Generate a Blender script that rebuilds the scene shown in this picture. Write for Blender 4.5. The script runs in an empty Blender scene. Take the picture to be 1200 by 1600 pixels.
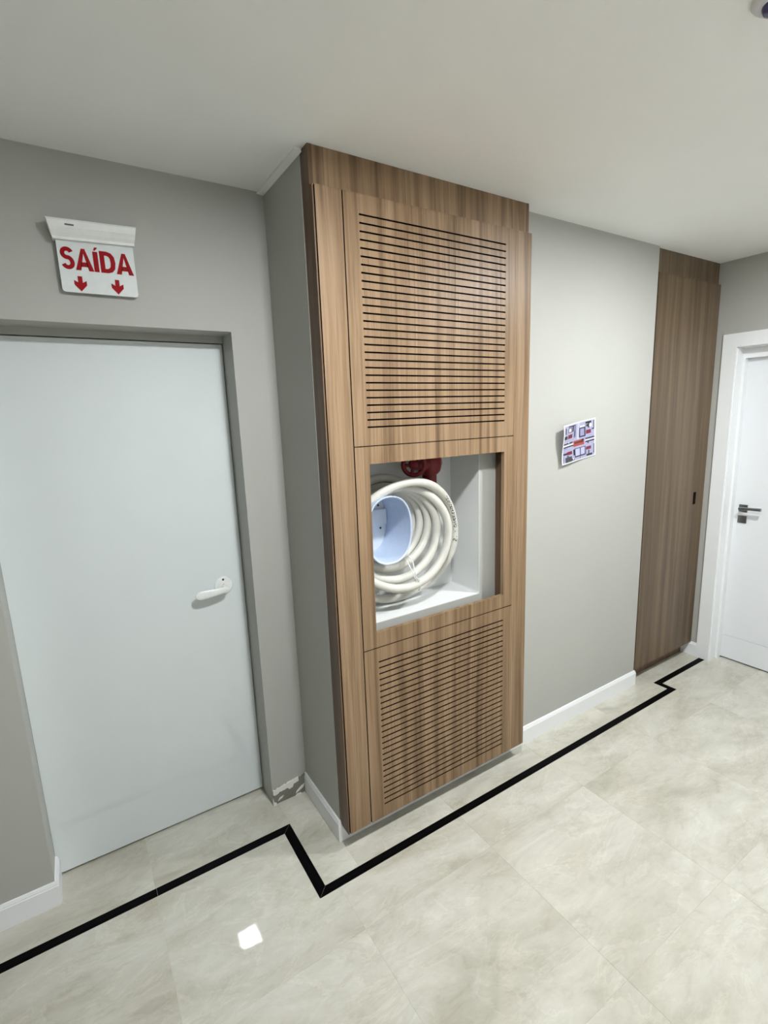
import bpy, math, random
from mathutils import Vector, Matrix

random.seed(7)
scene = bpy.context.scene
col = scene.collection
PI = math.pi

# ------------------------------------------------------------------ camera, light level
cam_data = bpy.data.cameras.new('camera')
cam = bpy.data.objects.new('camera', cam_data)
col.objects.link(cam)
CAM_C = Vector((-0.7782, -1.6901, 1.7798))
RX = (0.8433858886835889, -0.5360960513082997, -0.03607307224291318)
RY = (-0.13097736273726335, -0.14001333518488454, -0.9814485194959524)
RZ = (0.5210999647090616, 0.8324645876804937, -0.18830171809667878)
cam.matrix_world = Matrix(((RX[0], -RY[0], -RZ[0], CAM_C.x),
                           (RX[1], -RY[1], -RZ[1], CAM_C.y),
                           (RX[2], -RY[2], -RZ[2], CAM_C.z),
                           (0, 0, 0, 1)))
cam_data.sensor_fit = 'AUTO'
cam_data.sensor_width = 36.0
cam_data.lens = 780.287 / 1600.0 * 36.0
cam_data.clip_start = 0.02
scene.camera = cam

world = bpy.data.worlds.new('world')
scene.world = world
world.use_nodes = True
world.node_tree.nodes['Background'].inputs[0].default_value = (0.8, 0.85, 0.9, 1)
world.node_tree.nodes['Background'].inputs[1].default_value = 0.2

vs = scene.view_settings
vs.view_transform = 'Standard'
vs.look = 'None'
vs.gamma = 1.0
vs.use_curve_mapping = False
vs.exposure = 0.0
scene.cycles.sample_clamp_indirect = 120.0
LAMP_STRENGTH = 535.0
LAMP_COLOUR = (0.955, 0.985, 1.0, 1)
LAMPS = [(0.02, -1.07), (1.66, -1.07)]

H = 2.65          # ceiling height
YD = 0.355        # wall with the grey door
YS = 0.490        # face of the grey door leaf
XR = 2.866        # right end wall
XM = 2.147        # where the bay's front wall ends
YA = 0.089        # wall behind the tall cupboard
YB = -2.2         # wall behind the camera
XL = -4.2


# ------------------------------------------------------------------ materials
def srgb(r, g, b):
    f = lambda c: c / 12.92 if c <= 0.04045 else ((c + 0.055) / 1.055) ** 2.4
    return (f(r / 255), f(g / 255), f(b / 255), 1)


def new_mat(name):
    m = bpy.data.materials.new(name)
    m.use_nodes = True
    nt = m.node_tree
    return m, nt, nt.nodes['Principled BSDF']


def noise(nt, scale, detail=3, rough=0.55, vec=None, dist=0.0):
    n = nt.nodes.new('ShaderNodeTexNoise')
    n.inputs['Scale'].default_value = scale
    n.inputs['Detail'].default_value = detail
    n.inputs['Roughness'].default_value = rough
    n.inputs['Distortion'].default_value = dist
    if vec is not None:
        nt.links.new(vec, n.inputs['Vector'])
    return n


def ramp(nt, fac, stops):
    r = nt.nodes.new('ShaderNodeValToRGB')
    e = r.color_ramp.elements
    while len(e) < len(stops):
        e.new(0.5)
    for el, (p, c) in zip(e, stops):
        el.position = p
        el.color = c
    nt.links.new(fac, r.inputs[0])
    return r


def mix(nt, fac, a, b, mode='MIX'):
    n = nt.nodes.new('ShaderNodeMix')
    n.data_type = 'RGBA'
    n.blend_type = mode
    for s, v in ((n.inputs[0], fac), (n.inputs[6], a), (n.inputs[7], b)):
        if hasattr(v, 'links') or hasattr(v, 'is_output'):
            nt.links.new(v, s)
        else:
            s.default_value = v
    return n.outputs[2]


def position(nt, scale=(1, 1, 1)):
    g = nt.nodes.new('ShaderNodeNewGeometry')
    mp = nt.nodes.new('ShaderNodeMapping')
    mp.inputs['Scale'].default_value = scale
    nt.links.new(g.outputs['Position'], mp.inputs['Vector'])
    return mp.outputs[0]


def bump(nt, bsdf, height, strength, dist=0.001):
    b = nt.nodes.new('ShaderNodeBump')
    b.inputs['Strength'].default_value = strength
    b.inputs['Distance'].default_value = dist
    nt.links.new(height, b.inputs['Height'])
    nt.links.new(b.outputs[0], bsdf.inputs['Normal'])


def paint(name, c, rough=0.6, grain=0.04, bump_s=0.15, bump_scale=260, spec=0.3):
    m, nt, b = new_mat(name)
    v = position(nt)
    n = noise(nt, 3.0, 4, 0.6, v)
    c2 = tuple(x * (1 - grain) for x in c[:3]) + (1,)
    r = ramp(nt, n.outputs['Fac'], [(0.3, c2), (0.7, c)])
    nt.links.new(r.outputs[0], b.inputs['Base Color'])
    b.inputs['Roughness'].default_value = rough
    b.inputs['Specular IOR Level'].default_value = spec
    if bump_s:
        n2 = noise(nt, bump_scale, 2, 0.5, v)
        bump(nt, b, n2.outputs['Fac'], bump_s)
    return m


def flat(name, c, rough=0.5, metallic=0.0, spec=0.5, coat=0.0):
    m, nt, b = new_mat(name)
    n = noise(nt, 40, 2, 0.5, position(nt))
    c2 = tuple(x * 0.96 for x in c[:3]) + (1,)
    r = ramp(nt, n.outputs['Fac'], [(0.35, c2), (0.65, c)])
    nt.links.new(r.outputs[0], b.inputs['Base Color'])
    b.inputs['Roughness'].default_value = rough
    b.inputs['Metallic'].default_value = metallic
    b.inputs['Specular IOR Level'].default_value = spec
    b.inputs['Coat Weight'].default_value = coat
    return m


def wood_mat(name, light, mid, dark, rough=0.42, line=0.85):
    m, nt, b = new_mat(name)
    g = position(nt, (1, 1, 1))
    warp = noise(nt, 1.0, 2, 0.5, position(nt, (2.2, 2.2, 0.7)))
    sep = nt.nodes.new('ShaderNodeVectorMath')
    sep.operation = 'MULTIPLY_ADD'
    nt.links.new(warp.outputs['Color'], sep.inputs[0])
    sep.inputs[1].default_value = (0.055, 0.055, 0.0)
    nt.links.new(g, sep.inputs[2])
    def streak(sc, detail, ro):
        mp = nt.nodes.new('ShaderNodeMapping')
        mp.inputs['Scale'].default_value = sc
        nt.links.new(sep.outputs[0], mp.inputs['Vector'])
        return noise(nt, 1.0, detail, ro, mp.outputs[0], 0.3)
    broad = streak((19, 19, 0.42), 3, 0.55)
    mid_n = streak((70, 70, 1.1), 3, 0.6)
    fine = streak((330, 330, 7.0), 2, 0.6)
    r1 = ramp(nt, broad.outputs['Fac'], [(0.30, dark), (0.47, mid), (0.62, light), (0.8, mid)])
    r2 = ramp(nt, mid_n.outputs['Fac'], [(0.34, (0.62, 0.58, 0.53, 1)), (0.52, (1, 1, 1, 1)), (0.75, (1.06, 1.05, 1.03, 1))])
    r3 = ramp(nt, fine.outputs['Fac'], [(0.3, (0.8, 0.78, 0.75, 1)), (0.55, (1, 1, 1, 1))])
    c = mix(nt, line, r1.outputs[0], r2.outputs[0], 'MULTIPLY')
    c = mix(nt, 0.7, c, r3.outputs[0], 'MULTIPLY')
    nt.links.new(c, b.inputs['Base Color'])
    b.inputs['Roughness'].default_value = rough
    b.inputs['Specular IOR Level'].default_value = 0.4
    bump(nt, b, fine.outputs['Fac'], 0.12, 0.0006)
    return m


def tile_mat(name):
    m, nt, b = new_mat(name)
    g = nt.nodes.new('ShaderNodeNewGeometry')
    oi = nt.nodes.new('ShaderNodeObjectInfo')
    mul = nt.nodes.new('ShaderNodeVectorMath')
    mul.operation = 'SCALE'
    mul.inputs[0].default_value = (37.0, 61.0, 23.0)
    nt.links.new(oi.outputs['Random'], mul.inputs['Scale'])
    add = nt.nodes.new('ShaderNodeVectorMath')
    add.operation = 'ADD'
    nt.links.new(g.outputs['Position'], add.inputs[0])
    nt.links.new(mul.outputs[0], add.inputs[1])
    rot = nt.nodes.new('ShaderNodeMapping')
    rot.inputs['Rotation'].default_value = (0, 0, 0.6)
    rot.inputs['Scale'].default_value = (1.0, 2.1, 1.0)
    nt.links.new(add.outputs[0], rot.inputs['Vector'])
    v = rot.outputs[0]
    cloud = noise(nt, 1.9, 6, 0.62, v, 0.7)
    patch = noise(nt, 6.5, 6, 0.65, v, 0.9)
    vein = noise(nt, 2.2, 8, 0.66, v, 0.75)
    fine = noise(nt, 60, 4, 0.7, v)
    pink = noise(nt, 1.1, 3, 0.5, v)
    base = ramp(nt, cloud.outputs['Fac'], [(0.30, srgb(174, 170, 156)), (0.46, srgb(190, 187, 175)),
                                           (0.60, srgb(200, 198, 188)), (0.78, srgb(184, 180, 165))])
    pk = ramp(nt, pink.outputs['Fac'], [(0.55, (1, 1, 1, 1)), (0.75, (0.99, 0.955, 0.92, 1))])
    pt = ramp(nt, patch.outputs['Fac'], [(0.36, (0.90, 0.89, 0.87, 1)), (0.46, (0.985, 0.985, 0.98, 1)), (0.54, (1.0, 1.0, 1.0, 1)), (0.66, (1.06, 1.06, 1.05, 1))])
    vn = ramp(nt, vein.outputs['Fac'], [(0.475, (1, 1, 1, 1)), (0.495, (1.12, 1.12, 1.11, 1)), (0.515, (0.93, 0.925, 0.905, 1)), (0.56, (1, 1, 1, 1))])
    fn = ramp(nt, fine.outputs['Fac'], [(0.3, (0.965, 0.965, 0.96, 1)), (0.7, (1.02, 1.02, 1.02, 1))])
    c = mix(nt, 1.0, base.outputs[0], pk.outputs[0], 'MULTIPLY')
    c = mix(nt, 0.9, c, pt.outputs[0], 'MULTIPLY')
    c = mix(nt, 0.6, c, vn.outputs[0], 'MULTIPLY')
    c = mix(nt, 0.8, c, fn.outputs[0], 'MULTIPLY')
    nt.links.new(c, b.inputs['Base Color'])
    b.inputs['Roughness'].default_value = 0.025
    b.inputs['Specular IOR Level'].default_value = 0.6
    return m


M = {}
M['wall'] = paint('greige wall paint', srgb(179, 179, 173), 0.55, 0.02, 0.12, 300)
M['wall_rear'] = paint('pale grey wall paint', srgb(208, 208, 206), 0.55, 0.02, 0.12, 300)
M['ceiling'] = paint('white ceiling paint', srgb(248, 248, 245), 0.7, 0.02, 0.1, 300)
M['trim'] = paint('white satin trim', srgb(238, 240, 241), 0.3, 0.02, 0.0)
M['white_door'] = paint('white lacquer', srgb(232, 235, 238), 0.3, 0.015, 0.0)
M['grey_door'] = paint('pale grey blue door enamel', srgb(222, 229, 230), 0.035, 0.03, 0.0, spec=0.8)
M['door_frame'] = paint('grey painted steel frame', srgb(176, 176, 169), 0.45, 0.03, 0.0)
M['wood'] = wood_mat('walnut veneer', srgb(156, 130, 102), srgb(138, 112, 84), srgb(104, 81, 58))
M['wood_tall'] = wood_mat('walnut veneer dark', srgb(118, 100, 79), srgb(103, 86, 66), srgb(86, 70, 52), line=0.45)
M['wood_edge'] = wood_mat('walnut edge', srgb(118, 93, 70), srgb(102, 79, 58), srgb(84, 63, 46))
M['painted_shade'] = flat('painted cabinet shade', srgb(34, 22, 18), 0.9, spec=0.1)  # shade as colour: behind slots and gaps, in the pull, under the cabinet
M['cut_shade'] = flat('dark slot cut with painted gap shade', srgb(40, 26, 20), 0.9, spec=0.1)  # dark routed slot sides; also painted shade in door gaps and pull hole
M['tile'] = tile_mat('polished porcelain marble')
M['grout'] = flat('pale grout', srgb(206, 203, 192), 0.6)
M['black'] = flat('black honed stone', srgb(4, 4, 4), 0.5, spec=0.05)
M['niche'] = paint('white painted niche', srgb(222, 224, 223), 0.5, 0.02, 0.0)
M['hose'] = flat('white rubber hose', srgb(206, 204, 195), 0.42)
M['hose_print'] = flat('black hose print', srgb(40, 38, 36), 0.6)
M['drum'] = flat('pale blue plastic', srgb(196, 210, 232), 0.35)
M['plate'] = flat('white plastic plate', srgb(224, 230, 238), 0.4)
M['screw'] = flat('dark screw', srgb(40, 42, 48), 0.4)
M['tie'] = flat('clear plastic tie', srgb(228, 230, 226), 0.2)
M['red_valve'] = flat('dark red valve paint', srgb(116, 9, 17), 0.5)
M['pipe_grey'] = flat('grey galvanised', srgb(170, 172, 170), 0.4)
M['sign_white'] = flat('white sign plastic', srgb(238, 240, 238), 0.35)
M['sign_panel'] = flat('white acrylic panel', srgb(226, 231, 231), 0.2)
M['sign_red'] = flat('red sign lettering', srgb(156, 4, 16), 0.6, spec=0.2)
M['slot'] = flat('grey slot', srgb(96, 96, 100), 0.5)
M['chrome'] = flat('brushed dark chrome', srgb(146, 150, 154), 0.25, 1.0)
M['cement'] = paint('bare cement mortar', srgb(140, 138, 130), 0.9, 0.35, 0.6, 90)
M['plaster'] = paint('white plaster filler', srgb(232, 230, 222), 0.85, 0.05, 0.4, 120)
M['handle_white'] = flat('white enamelled handle', srgb(238, 240, 238), 0.3)
M['lens'] = flat('dark violet lens', srgb(58, 56, 92), 0.15)
M['sensor'] = flat('white sensor plastic', srgb(214, 214, 216), 0.4)

m, nt, b = new_mat('lamp diffuser')
b.inputs['Base Color'].default_value = (0.9, 0.9, 0.9, 1)
b.inputs['Emission Color'].default_value = LAMP_COLOUR
b.inputs['Emission Strength'].default_value = LAMP_STRENGTH
M['lamp'] = m

m, nt, b = new_mat('printed paper')
vc = nt.nodes.new('ShaderNodeVertexColor')
vc.layer_name = 'print'
nt.links.new(vc.outputs[0], b.inputs['Base Color'])
b.inputs['Roughness'].default_value = 0.5
M['print'] = m


# ------------------------------------------------------------------ mesh helpers
class MB:
    def __init__(self):
        self.v, self.f, self.s = [], [], []

    def add(self, vs_, fs, smooth=False):
        o = len(self.v)
        self.v += [tuple(p) for p in vs_]
        self.f += [[i + o for i in f] for f in fs]
        self.s += [smooth] * len(fs)

    def box(self, x0, x1, y0, y1, z0, z1, bev=0.0):
        if bev <= 0:
            v = [(x, y, z) for x in (x0, x1) for y in (y0, y1) for z in (z0, z1)]
            self.add(v, [(0, 1, 3, 2), (4, 6, 7, 5), (0, 4, 5, 1), (2, 3, 7, 6), (0, 2, 6, 4), (1, 5, 7, 3)])
            return
        # chamfered box
        v, idx = [], {}
        for sx in (0, 1):
            for sy in (0, 1):
                for sz in (0, 1):
                    X, Y, Z = (x0, x1)[sx], (y0, y1)[sy], (z0, z1)[sz]
                    dx, dy, dz = (bev, -bev)[sx], (bev, -bev)[sy], (bev, -bev)[sz]
                    for a, p in enumerate(((X, Y + dy, Z + dz), (X + dx, Y, Z + dz), (X + dx, Y + dy, Z))):
                        idx[(sx, sy, sz, a)] = len(v)
                        v.append(p)
        f = []
        R = lambda s: list(reversed(s))
        for s in (0, 1):
            q = [idx[(s, 0, 0, 0)], idx[(s, 1, 0, 0)], idx[(s, 1, 1, 0)], idx[(s, 0, 1, 0)]]
            f.append(q if s else R(q))
            q = [idx[(0, s, 0, 1)], idx[(1, s, 0, 1)], idx[(1, s, 1, 1)], idx[(0, s, 1, 1)]]
            f.append(R(q) if s else q)
            q = [idx[(0, 0, s, 2)], idx[(1, 0, s, 2)], idx[(1, 1, s, 2)], idx[(0, 1, s, 2)]]
            f.append(q if s else R(q))
        for a in (0, 1):
            for c in (0, 1):
                f.append([idx[(a, c, 0, 0)], idx[(a, c, 1, 0)], idx[(a, c, 1, 1)], idx[(a, c, 0, 1)]])
                f.append([idx[(a, 0, c, 0)], idx[(a, 1, c, 0)], idx[(a, 1, c, 2)], idx[(a, 0, c, 2)]])
                f.append([idx[(0, a, c, 1)], idx[(1, a, c, 1)], idx[(1, a, c, 2)], idx[(0, a, c, 2)]])
        for sx in (0, 1):
            for sy in (0, 1):
                for sz in (0, 1):
                    f.append([idx[(sx, sy, sz, 0)], idx[(sx, sy, sz, 1)], idx[(sx, sy, sz, 2)]])
        self.add(v, f)

    def prism(self, pts, a0, a1, axis='z'):
        """Extrude a 2-D polygon along an axis: z -> pts are (x,y); y -> (x,z); x -> (y,z)."""
        def P(p, a):
            return {'z': (p[0], p[1], a), 'y': (p[0], a, p[1]), 'x': (a, p[0], p[1])}[axis]
        n = len(pts)
        v = [P(p, a0) for p in pts] + [P(p, a1) for p in pts]
        f = [list(range(n)), list(range(2 * n - 1, n - 1, -1))]
        f += [[i, n + i, n + (i + 1) % n, (i + 1) % n] for i in range(n)]
        self.add(v, f)

    def frame(self, outer, inner, a0, a1, axis='y'):
        """Two polygons of equal count, outer and inner: a plate with a hole."""
        def P(p, a):
            return {'z': (p[0], p[1], a), 'y': (p[0], a, p[1]), 'x': (a, p[0], p[1])}[axis]
        n = len(outer)
        v = [P(p, a0) for p in outer] + [P(p, a0) for p in inner] + [P(p, a1) for p in outer] + [P(p, a1) for p in inner]
        f = []
        for i in range(n):
            j = (i + 1) % n
            f += [[i, j, n + j, n + i], [2 * n + i, 3 * n + i, 3 * n + j, 2 * n + j],
                  [i, 2 * n + i, 2 * n + j, j], [n + i, n + j, 3 * n + j, 3 * n + i]]
        self.add(v, f)

    def tube(self, pts, r, n=12, cap=True, closed=False):
        pts = [Vector(p) for p in pts]
        N = len(pts)
        rs = r if isinstance(r, (list, tuple)) else [r] * N
        fr = frames(pts)
        v = []
        for p, (t, a, b_), rr in zip(pts, fr, rs):
            v += [p + a * (rr * math.cos(2 * PI * k / n)) + b_ * (rr * math.sin(2 * PI * k / n)) for k in range(n)]
        f = []
        for i in range(N - 1):
            for k in range(n):
                f.append([i * n + k, i * n + (k + 1) % n, (i + 1) * n + (k + 1) % n, (i + 1) * n + k])
        self.add(v, f, True)
        if cap:
            o = len(self.v) - len(v)
            self.f += [[o + k for k in range(n - 1, -1, -1)], [o + (N - 1) * n + k for k in range(n)]]
            self.s += [False, False]

    def lathe(self, prof, origin, axis, n=32):
        """prof: (radius, height) along axis from origin."""
        ax = Vector(axis).normalized()
        u = ax.orthogonal().normalized()
        w = ax.cross(u)
        o = Vector(origin)
        v, f = [], []
        for r_, h in prof:
            for k in range(n):
                a = 2 * PI * k / n
                v.append(o + ax * h + (u * math.cos(a) + w * math.sin(a)) * max(r_, 1e-5))
        for i in range(len(prof) - 1):
            for k in range(n):
                f.append([i * n + k, i * n + (k + 1) % n, (i + 1) * n + (k + 1) % n, (i + 1) * n + k])
        self.add(v, f, True)
        o2 = len(self.v) - len(v)
        self.f += [[o2 + k for k in range(n - 1, -1, -1)], [o2 + (len(prof) - 1) * n + k for k in range(n)]]
        self.s += [False, False]

    def build(self, name, mat, parent=None, sharp=None):
        me = bpy.data.meshes.new(name)
        me.from_pydata(self.v, [], self.f)
        me.polygons.foreach_set('use_smooth', self.s)
        import bmesh
        bm = bmesh.new()
        bm.from_mesh(me)
        bmesh.ops.recalc_face_normals(bm, faces=bm.faces)
        bm.to_mesh(me)
        bm.free()
        me.materials.append(M[mat] if isinstance(mat, str) else mat)
        if any(self.s):
            try:
                me.set_sharp_from_angle(angle=math.radians(sharp or 40))
            except Exception:
                pass
        o = bpy.data.objects.new(name, me)
        col.objects.link(o)
        if parent is not None:
            o.parent = parent
            o.matrix_parent_inverse = Matrix.Translation(-parent_loc(parent))
        return o


def parent_loc(p):
    l = Vector(p.location)
    return l


def frames(pts):
    out = []
    N = len(pts)
    ref = None
    for i in range(N):
        t = (pts[min(i + 1, N - 1)] - pts[max(i - 1, 0)]).normalized()
        if ref is None:
            ref = t.orthogonal().normalized()
        a = (ref - t * ref.dot(t)).normalized()
        ref = a
        out.append((t, a, t.cross(a)))
    return out


def tag(o, label=None, cat=None, group=None, kind=None):
    if label: o['label'] = label
    if cat: o['category'] = cat
    if group: o['group'] = group
    if kind: o['kind'] = kind
    return o


def thing(name, loc, label, cat, group=None, kind=None):
    e = bpy.data.objects.new(name, None)
    e.empty_display_size = 0.1
    e.location = loc
    col.objects.link(e)
    return tag(e, label, cat, group, kind)


def rounded(x0, x1, z0, z1, r, n=5, corners=(1, 1, 1, 1)):
    """Rounded rectangle, counter-clockwise from lower left; equal point count per corner."""
    out = []
    for (cx, cz, a0, on) in ((x0, z0, PI, corners[0]), (x1, z0, 1.5 * PI, corners[1]), (x1, z1, 0, corners[2]), (x0, z1, 0.5 * PI, corners[3])):
        rr = r if on else 1e-4
        ox = cx + (rr if cx == x0 else -rr)
        oz = cz + (rr if cz == z0 else -rr)
        for k in range(n + 1):
            a = a0 + 0.5 * PI * k / n
            out.append((ox + rr * math.cos(a), oz + rr * math.sin(a)))
    return out


def square_match(x0, x1, z0, z1, n=5):
    out = []
    for (cx, cz) in ((x0, z0), (x1, z0), (x1, z1), (x0, z1)):
        out += [(cx, cz)] * (n + 1)
    return out


def moulding(path, prof):
    """Sweep a (depth, height) profile along a floor path; the room lies to the right of travel."""
    mb = MB()
    n = len(path)
    k = len(prof)
    rows = []
    for i, p in enumerate(path):
        p = Vector((p[0], p[1]))
        ns = []
        if i > 0:
            d = (p - Vector(path[i - 1][:2])).normalized()
            ns.append(Vector((d.y, -d.x)))
        if i < n - 1:
            d = (Vector(path[i + 1][:2]) - p).normalized()
            ns.append(Vector((d.y, -d.x)))
        if len(ns) == 2:
            s = ns[0] + ns[1]
            off = s * (1.0 / (1.0 + ns[0].dot(ns[1])))
        else:
            off = ns[0]
        rows.append([(p.x + off.x * dd, p.y + off.y * dd, z) for dd, z in prof])
    v = [q for r in rows for q in r]
    f = []
    for i in range(n - 1):
        for j in range(k):
            f.append([i * k + j, i * k + (j + 1) % k, (i + 1) * k + (j + 1) % k, (i + 1) * k + j])
    f += [list(range(k)), list(range((n - 1) * k + k - 1, (n - 1) * k - 1, -1))]
    mb.add(v, f)
    return mb


# ------------------------------------------------------------------ setting: floor
floor_mb = MB()
floor_mb.box(XL - 0.15, XR + 0.35, YB - 0.15, 0.62, -0.12, -0.0008)
floor = floor_mb.build('floor', 'grout')
tag(floor, 'polished cream marble tile floor with a black inlaid border line', 'floor', kind='structure')

G = 0.0003   # half joint


def tile(pts, name='tile', mat='tile', top=0.0):
    """A floor tile with a narrow chamfered rim, from its outline."""
    n = len(pts)
    area = sum(pts[i][0] * pts[(i + 1) % n][1] - pts[(i + 1) % n][0] * pts[i][1] for i in range(n))
    if area < 0:
        pts = pts[::-1]
    def inset(d):
        out = []
        for i in range(n):
            p0, p1, p2 = Vector(pts[i - 1]), Vector(pts[i]), Vector(pts[(i + 1) % n])
            d1, d2 = (p1 - p0).normalized(), (p2 - p1).normalized()
            n1, n2 = Vector((-d1.y, d1.x)), Vector((-d2.y, d2.x))
            s = (n1 + n2) * (1.0 / (1.0 + n1.dot(n2)))
            out.append(p1 + s * d)
        return out
    a, b_ = inset(G), inset(G + 0.0003)
    v = [(p.x, p.y, top - 0.006) for p in a] + [(p.x, p.y, top - 0.0003) for p in a] + [(p.x, p.y, top) for p in b_]
    f = [list(range(2 * n, 3 * n))]
    for i in range(n):
        j = (i + 1) % n
        f += [[i, j, n + j, n + i], [n + i, n + j, 2 * n + j, 2 * n + i]]
    mb = MB()
    mb.add(v, f)
    return mb.build(name, mat, floor)


XJ = [-4.35, -3.742, -3.135, -2.528, -1.922, -1.315, -0.708, -0.105, 0.502, 1.110, 1.720, 2.325, 3.2]
YJ = [-2.32, -1.602, -0.995, -0.390]
XS1, XS2, XF1, XF2 = -0.150, -0.190, 2.272, 2.312   # strip jogs
YL0, YL1 = 0.168, 0.207                              # strip on the left run (front, back)
YC0, YC1 = -0.195, -0.157                            # in front of the bay
YR0, YR1 = -0.105, -0.067                            # in front of the tall cupboard
for i in range(len(XJ) - 1):
    for j in range(len(YJ) - 1):
        tile([(XJ[i], YJ[j]), (XJ[i + 1], YJ[j]), (XJ[i + 1], YJ[j + 1]), (XJ[i], YJ[j + 1])])
    a, b_ = XJ[i], XJ[i + 1]
    y0 = YJ[-1]
    top = lambda x: YL0 if x < XS2 - 1e-6 else (YC0 if x < XF2 - 1e-6 else YR0)
    cuts = [a] + [c for c in (XS2, XF2) if a < c < b_] + [b_]
    poly = [(a, y0), (b_, y0)]
    for q in range(len(cuts) - 2, -1, -1):
        t = top(cuts[q])
        poly += [(cuts[q + 1], t), (cuts[q], t)]
    tile(poly)
# border tiles between the black line and the walls
for a, b_ in ((-4.3, -3.135), (-3.135, -2.528), (-2.528, -1.922), (-1.922, -1.315), (-1.315, -0.708), (-0.708, XS1)):
    tile([(a, YL1), (b_, YL1), (b_, 0.56), (a, 0.56)], 'border_tile')
tile([(XS1, YC1), (0.0, YC1), (0.0, 0.40), (XS1, 0.40)], 'border_tile')
for a, b_ in ((0.0, 0.502), (0.502, 1.110), (1.110, 1.720), (1.720, XF1)):
    tile([(a, YC1), (b_, YC1), (b_, 0.03), (a, 0.03)], 'border_tile')
tile([(2.17, 0.03), (XF1, 0.03), (XF1, YR1), (2.9, YR1), (2.9, 0.15), (2.17, 0.15)], 'border_tile')
# black inlay pieces, mitred at the corners
for poly in (
    [(-4.3, YL0), (-3.13, YL0), (-3.13, YL1), (-4.3, YL1)],
    [(-3.13, YL0), (-1.922, YL0), (-1.922, YL1), (-3.13, YL1)],
    [(-1.922, YL0), (-0.704, YL0), (-0.704, YL1), (-1.922, YL1)],
    [(-0.704, YL0), (XS2, YL0), (XS1, YL1), (-0.704, YL1)],
    [(XS2, YL0), (XS1, YL1), (XS1, YC1), (XS2, YC0)],
    [(XS2, YC0), (0.507, YC0), (0.507, YC1), (XS1, YC1)],
    [(0.507, YC0), (1.722, YC0), (1.722, YC1), (0.507, YC1)],
    [(1.722, YC0), (XF2, YC0), (XF1, YC1), (1.722, YC1)],
    [(XF2, YC0), (XF1, YC1), (XF1, YR1), (XF2, YR0)],
    [(XF2, YR0), (2.95, YR0), (2.95, YR1), (XF1, YR1)],
):
    tile(poly, 'inlay_strip', 'black', 0.0002)

# ------------------------------------------------------------------ setting: walls and ceiling
cm = MB()
cm.box(XL - 0.15, XR + 0.35, YB - 0.15, 0.75, H, H + 0.12)
tag(cm.build('ceiling', 'ceiling'), 'flat white plaster ceiling', 'ceiling', kind='structure')

DX0, DX1, DZ = -1.028, -0.1726, 2.125     # grey door's opening
w = MB()
w.box(XL, DX0, YD, 0.75, 0.0, H)
w.box(DX1, 0.05, YD, 0.75, 0.0, H)
w.box(DX0, DX1, YD, 0.75, DZ, H)
w.box(DX0, DX1, YS + 0.05, 0.75, 0.0, DZ)
wall_left = w.build('wall_left', 'wall')
tag(wall_left, 'greige wall around the recessed pale grey door', 'wall', kind='structure')

NX0, NX1, NZ0, NZ1, ND = 0.12, 0.801, 0.930, 1.680, 0.205   # hose niche
w = MB()
w.box(0.0, NX0, 0.0, 0.60, 0.0, H)
w.box(NX1, XM, 0.0, 0.60, 0.0, H)
w.box(NX0, NX1, 0.0, 0.60, 0.0, NZ0)
w.box(NX0, NX1, 0.0, 0.60, NZ1, H)
w.box(NX0, NX1, ND + 0.01, 0.60, NZ0, NZ1)
tag(w.build('wall_center', 'wall'), 'greige wall bay behind and beside the slatted cabinet', 'wall', kind='structure')

w = MB()
w.box(XM, XR + 0.3, YA, 0.60, 0.0, H)
tag(w.build('wall_alcove', 'wall'), 'greige wall behind the tall plain cupboard', 'wall', kind='structure')

RY0, RY1, RZ1 = -0.1254, -1.0, 2.1244     # white door's opening
w = MB()
w.box(XR, XR + 0.3, RY0, 0.60, 0.0, H)
w.box(XR, XR + 0.3, YB, RY1, 0.0, H)
w.box(XR, XR + 0.3, RY1, RY0, RZ1, H)
w.box(XR + 0.2, XR + 0.3, RY1, RY0, 0.0, RZ1)
tag(w.build('wall_right', 'wall'), 'greige end wall with the white panelled door', 'wall', kind='structure')
w = MB()
w.box(XL - 0.15, XR + 0.35, YB - 0.15, YB, 0.0, H)
tag(w.build('wall_rear', 'wall_rear'), 'pale grey wall opposite the slatted cabinet', 'wall', kind='structure')
w = MB()
w.box(XL - 0.15, XL, YB, 0.75, 0.0, H)
tag(w.build('wall_far_left', 'wall'), 'greige wall closing the corridor past the grey door', 'wall', kind='structure')

# ceiling step beside the bay
t = MB()
t.prism([(-0.026, H), (-0.026, H - 0.008), (0.0, H - 0.011), (0.0, H)], -0.02, YD, 'y')
tag(t.build('trim_1', 'ceiling'), 'narrow white plaster step where the ceiling meets the bay side', 'trim', kind='structure')

# baseboards
PROF = [(0, 0.0), (0.012, 0.0), (0.012, 0.082), (0.010, 0.0845), (0.010, 0.0885), (0.006, 0.0985), (0, 0.0985)]
tag(moulding([(XL, YD), (DX0, YD), (DX0, YS - 0.004)], PROF).build('baseboard_left', 'trim'),
    'white moulded baseboard left of the grey door, turning into its recess', 'baseboard', kind='structure')
tag(moulding([(0.0, YD), (0.0, 0.0), (XM, 0.0), (XM, YA)], PROF).build('baseboard_center', 'trim'),
    'white moulded baseboard round the bay and under the slatted cabinet', 'baseboard', kind='structure')
tag(moulding([(XR, YA), (XR, -0.044)], PROF).build('baseboard_right', 'trim'),
    'short white baseboard between the tall cupboard and the white door casing', 'baseboard', kind='structure')

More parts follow.
